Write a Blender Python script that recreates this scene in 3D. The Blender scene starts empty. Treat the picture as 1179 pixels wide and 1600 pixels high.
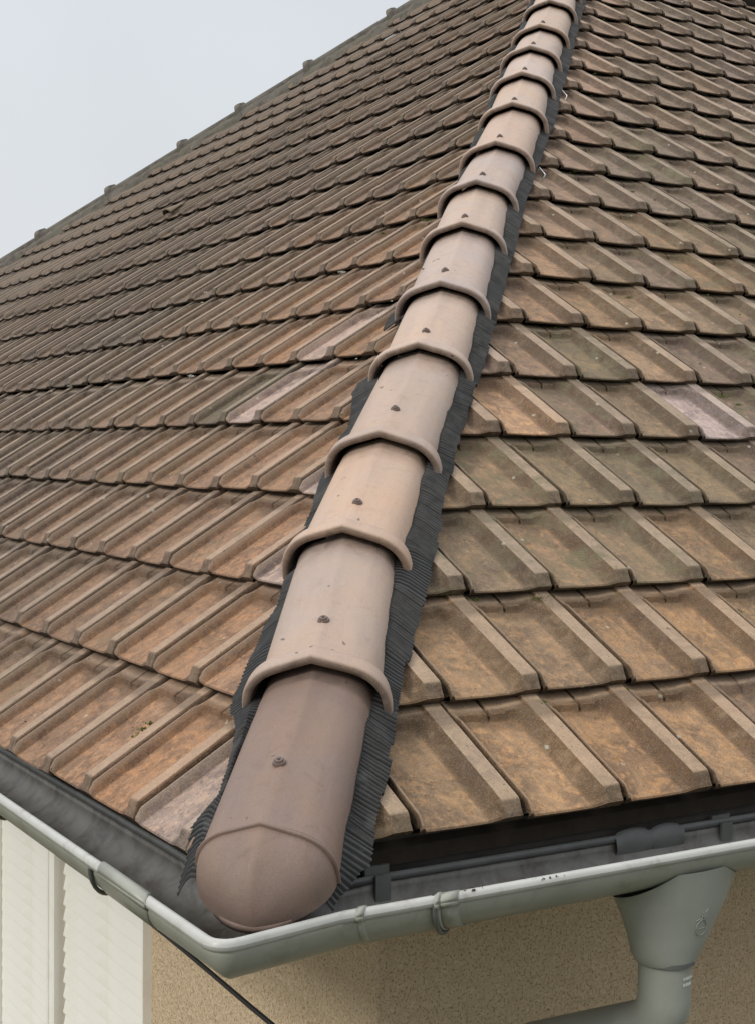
import bpy, bmesh, math, random
import numpy as np
from mathutils import Vector, Matrix

random.seed(7); rng = np.random.default_rng(7)
scene = bpy.context.scene
COL = scene.collection

# ------------------------------------------------------------------ camera
CAM = np.array([-1.26988, -2.29022, 0.69794])
yaw, pit, rol = 0.976374, -0.036580, 0.008526
fw = np.array([math.cos(pit)*math.cos(yaw), math.cos(pit)*math.sin(yaw), math.sin(pit)])
r0 = np.array([math.sin(yaw), -math.cos(yaw), 0.0]); u0 = np.cross(r0, fw)
rt = math.cos(rol)*r0 + math.sin(rol)*u0; upv = -math.sin(rol)*r0 + math.cos(rol)*u0
cd = bpy.data.cameras.new('camera'); cam = bpy.data.objects.new('camera', cd); COL.objects.link(cam)
M = Matrix.Identity(4)
for i in range(3):
    M[i][0] = rt[i]; M[i][1] = upv[i]; M[i][2] = -fw[i]; M[i][3] = CAM[i]
cam.matrix_world = M
cd.sensor_fit = 'VERTICAL'; cd.sensor_height = 36.0; cd.lens = 2447.08/1600*36.0
cd.clip_start = 0.05; cd.clip_end = 2000
scene.camera = cam

# ------------------------------------------------------------------ overcast sky
SUN_EL, SUN_AZ = math.radians(34), math.radians(192)    # azimuth measured in plan from +X
world = bpy.data.worlds.new('World'); scene.world = world; world.use_nodes = True
wn = world.node_tree; wn.nodes.clear()
def wnew(t, **k):
    n = wn.nodes.new(t)
    for a, b in k.items(): setattr(n, a, b)
    return n
wo = wnew('ShaderNodeOutputWorld'); bg = wnew('ShaderNodeBackground'); bg.inputs['Strength'].default_value = 0.1
sky = wnew('ShaderNodeTexSky', sky_type='NISHITA', sun_disc=False)
sky.sun_elevation = SUN_EL; sky.sun_rotation = math.pi/2 - SUN_AZ
sky.air_density = 1.0; sky.dust_density = 3.0
tc = wnew('ShaderNodeTexCoord'); sp = wnew('ShaderNodeSeparateXYZ')
mr = wnew('ShaderNodeMapRange'); mr.inputs['From Min'].default_value = 0.0; mr.inputs['From Max'].default_value = 1.0
mr.inputs['To Min'].default_value = 0.0; mr.inputs['To Max'].default_value = 1.0
cr = wnew('ShaderNodeValToRGB')
cr.color_ramp.elements[0].position = 0.0; cr.color_ramp.elements[0].color = (0.56, 0.575, 0.59, 1)
cr.color_ramp.elements[1].position = 1.0; cr.color_ramp.elements[1].color = (1.45, 1.47, 1.50, 1)
e = cr.color_ramp.elements.new(0.36); e.color = (0.52, 0.548, 0.578, 1)
nz = wnew('ShaderNodeTexNoise'); nz.inputs['Scale'].default_value = 2.2; nz.inputs['Detail'].default_value = 3.0
nr = wnew('ShaderNodeMapRange'); nr.inputs['From Min'].default_value = 0.3; nr.inputs['From Max'].default_value = 0.7
nr.inputs['To Min'].default_value = 0.91; nr.inputs['To Max'].default_value = 1.09
sc_ = wnew('ShaderNodeVectorMath', operation='SCALE'); sc2 = wnew('ShaderNodeVectorMath', operation='SCALE'); sc2.inputs['Scale'].default_value = 11.7
mx = wnew('ShaderNodeMix', data_type='RGBA'); mx.inputs[0].default_value = 0.93
L = wn.links.new
L(tc.outputs['Generated'], sp.inputs[0]); L(sp.outputs['Z'], mr.inputs['Value']); L(mr.outputs[0], cr.inputs[0])
L(tc.outputs['Generated'], nz.inputs['Vector']); L(nz.outputs['Fac'], nr.inputs['Value'])
L(cr.outputs[0], sc_.inputs[0]); L(nr.outputs[0], sc_.inputs['Scale']); L(sc_.outputs[0], sc2.inputs[0])
L(sky.outputs[0], mx.inputs[6]); L(sc2.outputs[0], mx.inputs[7]); L(mx.outputs[2], bg.inputs['Color']); L(bg.outputs[0], wo.inputs[0])

sd = bpy.data.lights.new('sun', 'SUN'); sd.energy = 1.6; sd.angle = math.radians(14); sd.color = (1.0, 0.95, 0.88)
so = bpy.data.objects.new('sun', sd); COL.objects.link(so)
sdir = Vector((math.cos(SUN_EL)*math.cos(SUN_AZ), math.cos(SUN_EL)*math.sin(SUN_AZ), math.sin(SUN_EL)))
so.rotation_euler = sdir.to_track_quat('Z', 'Y').to_euler()
so.location = (0, 0, 12)
scene.view_settings.view_transform = 'Standard'; scene.view_settings.look = 'None'
scene.view_settings.gamma = 1.0; scene.view_settings.exposure = 0.21; scene.view_settings.use_curve_mapping = False
scene.cycles.max_bounces = 6

# ------------------------------------------------------------------ helpers
def tag(o, label=None, cat=None, group=None, kind=None):
    if label: o['label'] = label
    if cat: o['category'] = cat
    if group: o['group'] = group
    if kind: o['kind'] = kind
    return o
def empty(name, loc=(0, 0, 0), label=None, cat=None, group=None):
    o = bpy.data.objects.new(name, None); o.empty_display_size = 0.1; o.location = loc
    COL.objects.link(o); return tag(o, label, cat, group)
def link(name, me, mat=None, parent=None, smooth=True):
    if mat is not None and len(me.materials) == 0: me.materials.append(mat)
    o = bpy.data.objects.new(name, me); COL.objects.link(o)
    if parent is not None:
        o.parent = parent; o.matrix_parent_inverse = Matrix.Translation(-Vector(parent.location)) if False else Matrix.Identity(4)
        o.location = -Vector(parent.location)
    return o
def mesh(name, v, f, smooth=True):
    me = bpy.data.meshes.new(name); me.from_pydata([tuple(map(float, p)) for p in v], [], [tuple(int(i) for i in q) for q in f])
    if smooth: me.polygons.foreach_set('use_smooth', [True]*len(me.polygons))
    me.update(); return me
class MB:
    def __init__(s): s.v = []; s.f = []; s.sm = []
    def add(s, v, f, sm=False):
        n = len(s.v); s.v += [tuple(map(float, p)) for p in v]; s.f += [tuple(int(i)+n for i in q) for q in f]; s.sm += [sm]*len(f)
    def box(s, c, h, ax=None):
        ax = ax or (Vector((1, 0, 0)), Vector((0, 1, 0)), Vector((0, 0, 1))); c = Vector(c); V = []
        for a in (-1, 1):
            for b in (-1, 1):
                for d in (-1, 1): V.append(c + ax[0]*h[0]*a + ax[1]*h[1]*b + ax[2]*h[2]*d)
        s.add(V, [(0, 1, 3, 2), (4, 6, 7, 5), (0, 4, 5, 1), (2, 3, 7, 6), (0, 2, 6, 4), (1, 5, 7, 3)])
    def tube(s, pts, r, n=10, cap=True):
        pts = [Vector(p) for p in pts]; rs = r if isinstance(r, (list, tuple)) else [r]*len(pts); V = []; F = []
        up = Vector((0, 0, 1)); prev = None
        for i, p in enumerate(pts):
            d = (pts[min(i+1, len(pts)-1)] - pts[max(i-1, 0)]).normalized()
            if prev is None:
                a = d.cross(up if abs(d.z) < .95 else Vector((1, 0, 0))).normalized()
            else: a = (prev - d*prev.dot(d)).normalized()
            prev = a; b = d.cross(a)
            for k in range(n):
                t = 2*math.pi*k/n; V.append(p + a*rs[i]*math.cos(t) + b*rs[i]*math.sin(t))
        for i in range(len(pts)-1):
            for k in range(n):
                F.append((i*n+k, i*n+(k+1) % n, (i+1)*n+(k+1) % n, (i+1)*n+k))
        s.add(V, F, True)
        if cap: s.add(V[:n], [tuple(range(n))[::-1]]); s.add(V[-n:], [tuple(range(n))])
    def build(s, name, mat, parent=None):
        me = bpy.data.meshes.new(name); me.from_pydata(s.v, [], s.f); me.polygons.foreach_set('use_smooth', s.sm); me.update()
        return link(name, me, mat, parent)

# ------------------------------------------------------------------ materials
def material(name):
    m = bpy.data.materials.new(name); m.use_nodes = True; nt = m.node_tree
    return m, nt, nt.nodes['Principled BSDF']
class NT:
    def __init__(s, nt): s.nt = nt
    def n(s, t, **k):
        nd = s.nt.nodes.new(t)
        for a, b in k.items(): setattr(nd, a, b)
        return nd
    def l(s, a, b): s.nt.links.new(a, b)
    def noise(s, vec, scale, detail=4, rough=.55, dist=0):
        nd = s.n('ShaderNodeTexNoise'); nd.inputs['Scale'].default_value = scale; nd.inputs['Detail'].default_value = detail
        nd.inputs['Roughness'].default_value = rough; nd.inputs['Distortion'].default_value = dist; s.l(vec, nd.inputs['Vector']); return nd.outputs['Fac']
    def rng(s, v, a, b, c=0., d=1.):
        nd = s.n('ShaderNodeMapRange'); 
        for i, x in zip(('From Min', 'From Max', 'To Min', 'To Max'), (a, b, c, d)): nd.inputs[i].default_value = x
        s.l(v, nd.inputs['Value']); return nd.outputs[0]
    def mix(s, f, a, b, mode='MIX'):
        nd = s.n('ShaderNodeMix', data_type='RGBA', blend_type=mode)
        for x, i in ((f, 0), (a, 6), (b, 7)):
            if isinstance(x, (int, float)): nd.inputs[i].default_value = x
            elif isinstance(x, tuple): nd.inputs[i].default_value = (*x, 1)
            else: s.l(x, nd.inputs[i])
        return nd.outputs[2]
    def math(s, op, a, b=0.):
        nd = s.n('ShaderNodeMath', operation=op)
        for x, i in ((a, 0), (b, 1)):
            if isinstance(x, (int, float)): nd.inputs[i].default_value = x
            else: s.l(x, nd.inputs[i])
        return nd.outputs[0]
    def vec(s, v, sc):
        nd = s.n('ShaderNodeVectorMath', operation='MULTIPLY'); s.l(v, nd.inputs[0]); nd.inputs[1].default_value = sc; return nd.outputs[0]
    def bump(s, h, st, dist, bsdf, prev=None):
        nd = s.n('ShaderNodeBump'); nd.inputs['Strength'].default_value = st; nd.inputs['Distance'].default_value = dist
        s.l(h, nd.inputs['Height'])
        if prev: s.l(prev, nd.inputs['Normal'])
        s.l(nd.outputs[0], bsdf.inputs['Normal']); return nd.outputs[0]

def tile_material(name, stuff=False):
    m, nt, b = material(name); N = NT(nt)
    at = N.n('ShaderNodeAttribute', attribute_name='zone'); sep = N.n('ShaderNodeSeparateColor'); N.l(at.outputs['Color'], sep.inputs[0])
    grime_shade, top, streakz = sep.outputs[0], sep.outputs[1], sep.outputs[2]
    if stuff:
        tt = N.n('ShaderNodeAttribute', attribute_name='tint'); base = tt.outputs['Color']; moss = tt.outputs['Alpha']
        lc = N.n('ShaderNodeAttribute', attribute_name='lco'); vec = lc.outputs['Vector']
    else:
        oi = N.n('ShaderNodeObjectInfo'); base = oi.outputs['Color']; moss = oi.outputs['Alpha']
        t = N.n('ShaderNodeTexCoord'); ad = N.n('ShaderNodeVectorMath', operation='ADD'); cx = N.n('ShaderNodeCombineXYZ')
        r1 = N.math('MULTIPLY', oi.outputs['Random'], 37.0); r2 = N.math('MULTIPLY', oi.outputs['Random'], 91.0)
        N.l(r1, cx.inputs[0]); N.l(r2, cx.inputs[1]); N.l(r1, cx.inputs[2]); N.l(t.outputs['Object'], ad.inputs[0]); N.l(cx.outputs[0], ad.inputs[1]); vec = ad.outputs[0]
    big = N.noise(vec, 9, 4, .6, .6); mid = N.noise(vec, 34, 6, .65, .8); fine = N.noise(vec, 190, 5, .7)
    streak = N.noise(N.vec(vec, (70, 7, 70)), 1.0, 5, .65, .5); veinv = N.noise(vec, 22, 7, .7, 2.2)
    base0 = base; base = N.mix(1.0, base, (.86, .84, .80), 'MULTIPLY'); c = N.mix(N.rng(big, .40, .60), base, N.mix(1.0, base, (.48, .48, .52), 'MULTIPLY'))
    c = N.mix(N.rng(mid, .46, .64, 0, .8), c, N.mix(1.0, base, (1.5, 1.38, 1.2), 'MULTIPLY')); c = N.mix(N.rng(N.noise(vec, 58, 6, .75, .6), .50, .66, 0, .6), c, N.mix(1.0, base, (.42, .40, .38), 'MULTIPLY'))
    c = N.mix(N.rng(streak, .5, .72, 0, .55), c, N.mix(1.0, base, (.55, .5, .48), 'MULTIPLY'))
    vein = N.math('SUBTRACT', 1.0, N.rng(N.math('ABSOLUTE', N.math('SUBTRACT', veinv, .5)), 0., .035))
    c = N.mix(N.math('MULTIPLY', vein, .34), c, (.40, .31, .22))
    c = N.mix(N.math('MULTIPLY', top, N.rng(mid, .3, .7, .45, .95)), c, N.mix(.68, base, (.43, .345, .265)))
    g = N.math('MULTIPLY', grime_shade, N.rng(mid, .25, .6, .35, 1.0))
    c = N.mix(g, c, (.030, .021, .014))  # dark tint mixes dirt with shade painted into the tile recesses
    grain = N.noise(vec, 420, 3, .7); c = N.mix(N.rng(grain, .52, .66, 0, .5), c, N.mix(1.0, base, (.35, .33, .31), 'MULTIPLY')); c = N.mix(N.rng(grain, .46, .34, 0, .4), c, N.mix(1.0, base, (1.5, 1.4, 1.3), 'MULTIPLY')); spots = N.rng(N.noise(vec, 75, 2, .5), .72, .76)
    c = N.mix(N.math('MULTIPLY', spots, .8), c, (.035, .028, .022))
    ms = N.math('MULTIPLY', moss, N.rng(N.noise(vec, 16, 5, .7, .4), .42, .64))
    c = N.mix(ms, c, N.mix(N.rng(fine, .4, .6), (.10, .086, .045), (.19, .168, .10)))
    c = N.mix(N.rng(fine, .35, .65, 0, .4), c, N.mix(1.0, c, (.56, .54, .52), 'MULTIPLY'))
    lich = N.n('ShaderNodeTexVoronoi'); lich.inputs['Scale'].default_value = 26; N.l(vec, lich.inputs['Vector'])
    pick = N.n('ShaderNodeSeparateColor'); N.l(lich.outputs['Color'], pick.inputs[0])
    disc = N.math('MULTIPLY', N.rng(N.math('ADD', lich.outputs['Distance'], N.math('MULTIPLY', fine, .25)), .30, .20), N.rng(pick.outputs[0], .90, .92))
    c = N.mix(N.math('MULTIPLY', disc, .6), c, (.42, .40, .33))
    N.l(c, b.inputs['Base Color']); N.l(N.rng(mid, .3, .7, .72, .92), b.inputs['Roughness']); b.inputs['Specular IOR Level'].default_value = .35
    p = N.bump(fine, .8, .0022, b); N.bump(mid, .5, .004, b, p)
    return m
def cap_material(name='new clay'):
    m, nt, b = material(name); N = NT(nt)
    oi = N.n('ShaderNodeObjectInfo'); t = N.n('ShaderNodeTexCoord'); ad = N.n('ShaderNodeVectorMath', operation='ADD')
    N.l(t.outputs['Object'], ad.inputs[0]); r1 = N.math('MULTIPLY', oi.outputs['Random'], 53.0); N.l(r1, ad.inputs[1]); vec = ad.outputs[0]
    big = N.noise(vec, 5, 4, .6, .5); mid = N.noise(vec, 22, 6, .6, 1.0); fine = N.noise(vec, 260, 3, .6); lon = N.noise(N.vec(vec, (9, 1.2, 9)), 2.2, 4, .6)
    base = oi.outputs['Color']
    c = N.mix(N.rng(big, .36, .64, 0, .85), base, N.mix(1.0, base, (1.10, .98, .86), 'MULTIPLY'))
    c = N.mix(N.rng(lon, .42, .66, 0, .5), c, N.mix(1.0, base, (.84, .80, .80), 'MULTIPLY'))
    c = N.mix(N.rng(mid, .58, .72, 0, .45), c, N.mix(1.0, base, (.74, .68, .64), 'MULTIPLY'))
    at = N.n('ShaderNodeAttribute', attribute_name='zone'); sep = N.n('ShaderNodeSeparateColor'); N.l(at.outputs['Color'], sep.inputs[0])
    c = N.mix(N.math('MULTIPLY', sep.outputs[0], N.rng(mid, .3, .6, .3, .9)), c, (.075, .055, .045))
    sp = N.rng(N.noise(vec, 38, 1, .4), .77, .785)
    c = N.mix(N.math('MULTIPLY', sp, .8), c, (.07, .05, .045))
    sc = N.noise(N.vec(vec, (60, 14, 30)), 1.4, 2, .4, 1.5); scr = N.math('MULTIPLY', N.rng(sc, .70, .74), .6)
    c = N.mix(N.math('MULTIPLY', scr, .12), c, (.40, .33, .28))
    N.l(c, b.inputs['Base Color']); N.l(N.rng(mid, .3, .7, .5, .68), b.inputs['Roughness']); b.inputs['Specular IOR Level'].default_value = .4
    gr = N.noise(vec, 330, 4, .75); c2 = N.mix(N.rng(gr, .52, .68, 0, .35), c, N.mix(1.0, base, (.5, .47, .45), 'MULTIPLY')); c2 = N.mix(N.rng(gr, .46, .32, 0, .3), c2, N.mix(1.0, base, (1.3, 1.25, 1.2), 'MULTIPLY'))
    dst = N.noise(N.vec(vec, (16, 3, 16)), 1.6, 6, .7, 1.0); c2 = N.mix(N.rng(dst, .60, .76, 0, .4), c2, (.22, .175, .15)); N.l(c2, b.inputs['Base Color'])
    p = N.bump(gr, .6, .0012, b); N.bump(big, .4, .006, b, p); return m
def simple(name, col, rough=.6, spec=.4, nscale=20, var=.25, bump=.0, dirt=None, dscale=6, dlo=.55, dhi=.7, metallic=0):
    m, nt, b = material(name); N = NT(nt); t = N.n('ShaderNodeTexCoord'); vec = t.outputs['Object']
    a = N.noise(vec, nscale, 5, .6, .3); c = N.mix(N.rng(a, .3, .7), tuple(x*(1-var) for x in col), tuple(min(1, x*(1+var*.6)) for x in col))
    if dirt: c = N.mix(N.rng(N.noise(vec, dscale, 6, .65, .6), dlo, dhi), c, dirt)
    N.l(c, b.inputs['Base Color']); b.inputs['Roughness'].default_value = rough; b.inputs['Specular IOR Level'].default_value = spec; b.inputs['Metallic'].default_value = metallic
    if bump: N.bump(N.noise(vec, nscale*6, 4, .6), .5, bump, b)
    return m
def stucco_material():
    m, nt, b = material('rough cast render'); N = NT(nt); t = N.n('ShaderNodeTexCoord'); vec = t.outputs['Object']
    a = N.noise(vec, 70, 5, .7, .4); big = N.noise(vec, 3, 4); vo = N.n('ShaderNodeTexVoronoi'); vo.inputs['Scale'].default_value = 75; N.l(vec, vo.inputs['Vector'])
    c = N.mix(N.rng(big, .3, .7), (.60, .45, .29), (.65, .50, .33)); c = N.mix(N.rng(a, .4, .6, 0, .6), c, (.74, .59, .41))
    c = N.mix(N.math('MULTIPLY', N.rng(N.noise(vec, 165, 3, .6), .54, .62), .7), c, (.21, .14, .07))
    N.l(c, b.inputs['Base Color']); b.inputs['Roughness'].default_value = .95
    p = N.bump(a, 1.0, .012, b); N.bump(vo.outputs['Distance'], .6, .004, b, p); return m

M_TILE = tile_material('weathered clay tile'); M_TILE_S = tile_material('weathered clay tile far', True)
M_CAP = cap_material(); M_OLD = simple('old ridge mortar and clay', (.105, .095, .08), .9, .2, 14, .45, .004, (.10, .095, .07), 7, .5, .62)
M_DECK = simple('roof underlay', (.035, .028, .022), .95, .1); M_FASCIA = simple('dark fascia board', (.05, .045, .04), .85, .2, 12, .3)
M_SOFFIT = simple('soffit boards', (.45, .42, .36), .8, .2, 8, .1)
def pvc_material(name, col, dlo, dhi, dirt):
    return simple(name, col, .38, .5, 9, .10, .0006, dirt, 16, dlo, dhi)
M_PVC = pvc_material('grey gutter plastic', (.27, .275, .235), .55, .80, (.19, .185, .14))
M_BEAD = pvc_material('weathered gutter bead', (.40, .40, .375), .56, .74, (.27, .25, .215))
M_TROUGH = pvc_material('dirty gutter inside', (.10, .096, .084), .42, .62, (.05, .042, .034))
M_DARKPVC = simple('dark gutter clip', (.10, .105, .10), .5, .4, 20, .2)
M_PIPE = pvc_material('grey downpipe plastic', (.26, .27, .24), .60, .85, (.27, .275, .24))
def flash_material():
    m, nt, b = material('black pleated flashing'); N = NT(nt); t = N.n('ShaderNodeTexCoord'); vec = t.outputs['Object']
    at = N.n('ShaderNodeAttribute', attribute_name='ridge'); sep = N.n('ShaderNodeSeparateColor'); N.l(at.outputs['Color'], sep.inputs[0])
    ridge_tone = N.math('MULTIPLY', N.rng(sep.outputs[0], .45, 1.0), N.rng(N.noise(vec, 30, 4, .6), .25, .6, .35, 1.0))  # paler on the pleat ridges, near black in the valleys
    c = N.mix(ridge_tone, (.004, .004, .004), (.062, .061, .060)); c = N.mix(N.rng(N.noise(vec, 12, 5, .6), .6, .75, 0, .5), c, (.09, .09, .09))
    N.l(c, b.inputs['Base Color']); b.inputs['Roughness'].default_value = .6; b.inputs['Specular IOR Level'].default_value = .25; return m
M_FLASH = flash_material()
M_SCREW = simple('brown screw', (.12, .085, .07), .5, .5); M_STEEL = simple('tile hook steel', (.55, .55, .55), .35, .5, metallic=.8)
M_SHUT = simple('cream shutter paint', (.80, .79, .73), .5, .4, 3, .04, .0004, (.68, .66, .56), 5, .5, .75)
M_GAP = simple('grey shutter back', (.34, .34, .30), .7, .3); M_CABLE = simple('black cable', (.015, .014, .014), .5, .4)
M_WALL = stucco_material(); M_GLASS = simple('dark window glass', (.03, .035, .04), .1, .6)
M_GROUND = simple('garden ground', (.10, .10, .06), .95, .1, 1.5, .4)
M_MOSS = simple('moss', (.10, .115, .03), .95, .1, 60, .5); M_DEBRIS = simple('leaf litter', (.05, .038, .028), .95, .1, 60, .5)
M_LICH = simple('pale lichen', (.55, .54, .46), .95, .1, 60, .3)

# ------------------------------------------------------------------ roof frames
tR, tL, ANG, zL = 0.7218083, 0.7972402, 0.0780093, -0.0132769
gR, gL, wR, wL, xr, yl, eL = 0.2543422, 0.2516173, 0.25, 0.2587201, 0.3571962, 0.4302939, -0.0105886
U = np.array([math.sin(ANG), math.cos(ANG), 0.0]); NN = np.array([math.cos(ANG), -math.sin(ANG), 0.0])
cR, cL = 1/math.hypot(1, tR), 1/math.hypot(1, tL)
R_x = np.array([1., 0, 0]); R_y = np.array([0, cR, tR*cR]); R_z = np.cross(R_x, R_y)
L_x = -U; L_y = NN*cL + np.array([0, 0, tL*cL]); L_z = np.cross(L_x, L_y)
GR_, GL_ = gR/cR, gL/cL
def PR(X, y, h=0.): return np.array([X, y, tR*y]) + R_z*h
def PL(Y, x, h=0.): return NN*x + U*Y + np.array([0, 0, tL*x + zL]) + L_z*h
HD = np.array([0.98631342, 1.0, 0.72180833]); HDN = HD/np.linalg.norm(HD); HOFF = np.array([0.01670433, 0, 0])
LAT = np.cross(HD, [0, 0, 1]); LAT /= np.linalg.norm(LAT); PU = np.cross(LAT, HDN)
rowR = {1: (-.0043, .003), 2: (.0011, .0067), 3: (.0062, .0047), 4: (.0056, .0062), 5: (.0036, -.0001), 6: (-.006, -.0123), 7: (-.0022, -.0133), 8: (-.0035, -.0103), 9: (-.0092, -.0225), 10: (-.0067, -.0182), 11: (-.005, -.0082), 12: (-.0081, -.0021), 13: (.0002, .002), 14: (.0001, .0106), 15: (.0015, .0099), 16: (.0113, .0096), 17: (.007, .0079), 18: (.0006, .011), 19: (-.0064, .0086)}
rowL = {1: (-.0025, -.0308), 2: (.0041, .0143), 3: (.002, .0139), 4: (.0012, .0121), 5: (-.0060, -.0032), 6: (.0070, .0187), 7: (.0026, -.0045), 8: (-.0032, -.0079), 9: (-.0044, -.0088)}
# far hip in left-slope plane coordinates: x = FX - (Y-8.39)*.69
def far_x(Y): return 5.15 - (Y - 8.39)*0.692
def project(P):
    d = np.asarray(P) - CAM; z = d @ fw
    return 589.5 + 2447.08*(d @ rt)/z, 800 - 2447.08*(d @ upv)/z, z

# ------------------------------------------------------------------ ground, house
g = mesh('ground', [(-900, -900, -2.9), (900, -900, -2.9), (900, 900, -2.9), (-900, 900, -2.9)], [(0, 1, 2, 3)], False)
tag(link('ground', g, M_GROUND), kind='structure')

OV = 0.6
house = empty('house', (0.64, 0.52, -2.9), 'beige rough-cast house wall under the eaves of the tiled roof', 'house')
wc = NN*OV + U*0.57; wc[2] = 0
def wallbox(a, b, th, inward, zb, zt, name, mat, parent):
    a = Vector((a[0], a[1], 0)); b = Vector((b[0], b[1], 0)); i = Vector(inward)*th; mb = MB()
    V = [a, b, b+i, a+i]; mb.add([(p.x, p.y, zb) for p in V]+[(p.x, p.y, zt) for p in V], [(0, 1, 2, 3), (4, 7, 6, 5), (0, 4, 5, 1), (1, 5, 6, 2), (2, 6, 7, 3), (3, 7, 4, 0)])
    return mb.build(name, mat, parent)
LW = wc + U*13.5; RW = np.array([9.5, wc[1], 0])
wallbox(wc, RW, .25, (0, 1, 0), -2.9, -0.10, 'wall', M_WALL, house)
a0 = wc + U*.2525; wallbox(a0, LW, .25, NN.tolist(), -2.9, -0.10, 'wall', M_WALL, house)
wallbox(LW+U*.002, LW + NN*8, .25, U.tolist(), -2.9, -0.10, 'wall', M_WALL, house)
# soffit
mb = MB()
zs = -0.115
mb.add([PL(-.0, .075, 0)*[1, 1, 0]+[0, 0, zs], (.10, .075, zs), (10, .075, zs), (10, .7, zs), tuple(np.append((wc+[.1, .1, 0])[:2], zs)), tuple(np.append((LW+NN*.1)[:2], zs)), tuple(np.append((U*14.0+NN*.065)[:2], zs))], [(0, 1, 2, 3, 4), (0, 4, 5, 6)])
mb.build('soffit', M_SOFFIT, house)

# roof decks --------------------------------------------------------
NR, NL = 25, 25
roofR = empty('roof_slope', tuple(PR(2.0, 0.0)), 'right-hand roof slope of brown mossy interlocking clay tiles above the gutter with the downpipe', 'tiled roof')
roofL = empty('roof_slope', tuple(PL(2.0, 0.0)), 'long left-hand roof slope of clay tiles turning from orange to grey towards the sky', 'tiled roof')
APX = 6.45
def deck(pts, name, parent):
    pts = [np.array(p) for p in pts]; n = len(pts); dn = np.array([0, 0, -.03]); V = pts + [p+dn for p in pts]
    F = [tuple(range(n)), tuple(range(2*n-1, n-1, -1))] + [(i, i+n, (i+1) % n+n, (i+1) % n) for i in range(n)]
    return link(name, mesh(name, V, F, False), M_DECK, parent)
apex = HOFF + HD*APX
deck([PR(HOFF[0]+.02, .02, -.045), PR(13, .02, -.045), PR(apex[0], apex[1], -.045)], 'roof_deck', roofR)
hY0 = 0.03
ap_x = float(NN @ apex); ap_Y = float(U @ apex)
fy = 8.39 + 5.15/.692
deck([PL(hY0, .02, -.045), PL(ap_Y, ap_x, -.045), PL(fy, .02, -.045)], 'roof_deck', roofL)
b1 = PL(fy+.05, 0); b2 = np.array([13.05, 0, 0]); b3 = b1 + NN*13
deck([tuple(apex+[.02, .05, -.06]), tuple(b3-[0, 0, .06]), tuple(b1-[0, 0, .06])], 'rear_roof', house)
deck([tuple(apex+[.05, .02, -.06]), tuple(b2-[0, 0, .06]), tuple(b3-[0, 0, .06])], 'rear_roof', house)

# ------------------------------------------------------------------ tile mesh
def tile_height(x, y, w, G, deep=1.0):
    x = x*0.25/w                                   # profile in a 0.25 wide frame
    x0, x1, yt = .020, .160, G-.024; r = .020 if x < .09 else .034
    dx = max(x0+r*.6-x, x-(x1-r*.6), 0.); sx = -1 if x < .09 else 1
    dy = max(y-(yt-r), 0.)
    dd = math.hypot(dx, dy)-r*.6
    if dd <= 0: h = 0.; edge = 0.
    else:
        wx = dx/(dx+dy+1e-9); wy = 1-wx
        wid = wx*(.010 if sx < 0 else .040) + wy*.012; H = wx*(.0245 if sx < 0 else .028) + wy*.0135
        s = min(dd/wid, 1.); s = s**1.55 if sx > 0 else s*s*(3-2*s); h = H*s; edge = 1.
    # roll
    if x > .1985:
        h = max(h, .028 - ((x-.222)/.024)**2*.0007)
    if x > .2395: h -= (x-.2395)*3.0
    if x < .0074: h -= (.0074-x)*1.8
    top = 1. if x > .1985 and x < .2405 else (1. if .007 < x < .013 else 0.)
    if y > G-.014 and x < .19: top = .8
    # front end of roll and rim
    if y < .032:
        k = y/.032; k = k*k*(3-2*k) if x > .1 else min(1, k*1.4)
        hh = h*(.30+.70*k); h = hh if x > .1 else h*(.45+.55*k)
    base = .0240 - .0385*y/G - .0018*math.exp(-((x-.095)/.05)**2)
    if y < .016: base += .0009*(1-abs(y-.006)/.010) if y > -.001 else 0
    if y < .0015: base -= .002
    # notch through the head rim
    notch = abs(x-.098) < .0042 and y > G-.034
    if notch: h = 0.001
    z = base + h*deep
    # dirt plus painted shade on roll walls, seams, laps and notch
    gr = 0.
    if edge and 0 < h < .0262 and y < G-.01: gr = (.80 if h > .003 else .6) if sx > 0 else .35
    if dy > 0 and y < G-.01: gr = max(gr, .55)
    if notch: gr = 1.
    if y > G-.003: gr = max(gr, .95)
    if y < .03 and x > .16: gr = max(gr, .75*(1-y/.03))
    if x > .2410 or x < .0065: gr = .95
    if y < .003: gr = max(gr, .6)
    return z, gr, top
XS = [.0058, .0074, .0105, .0125, .0155, .0185, .022, .032, .056, .076, .0925, .0938, .0980, .1022, .1035, .122, .142, .152, .159, .166, .173, .180, .187, .193, .1982, .1995, .222, .2395, .2415, .2425]
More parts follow.
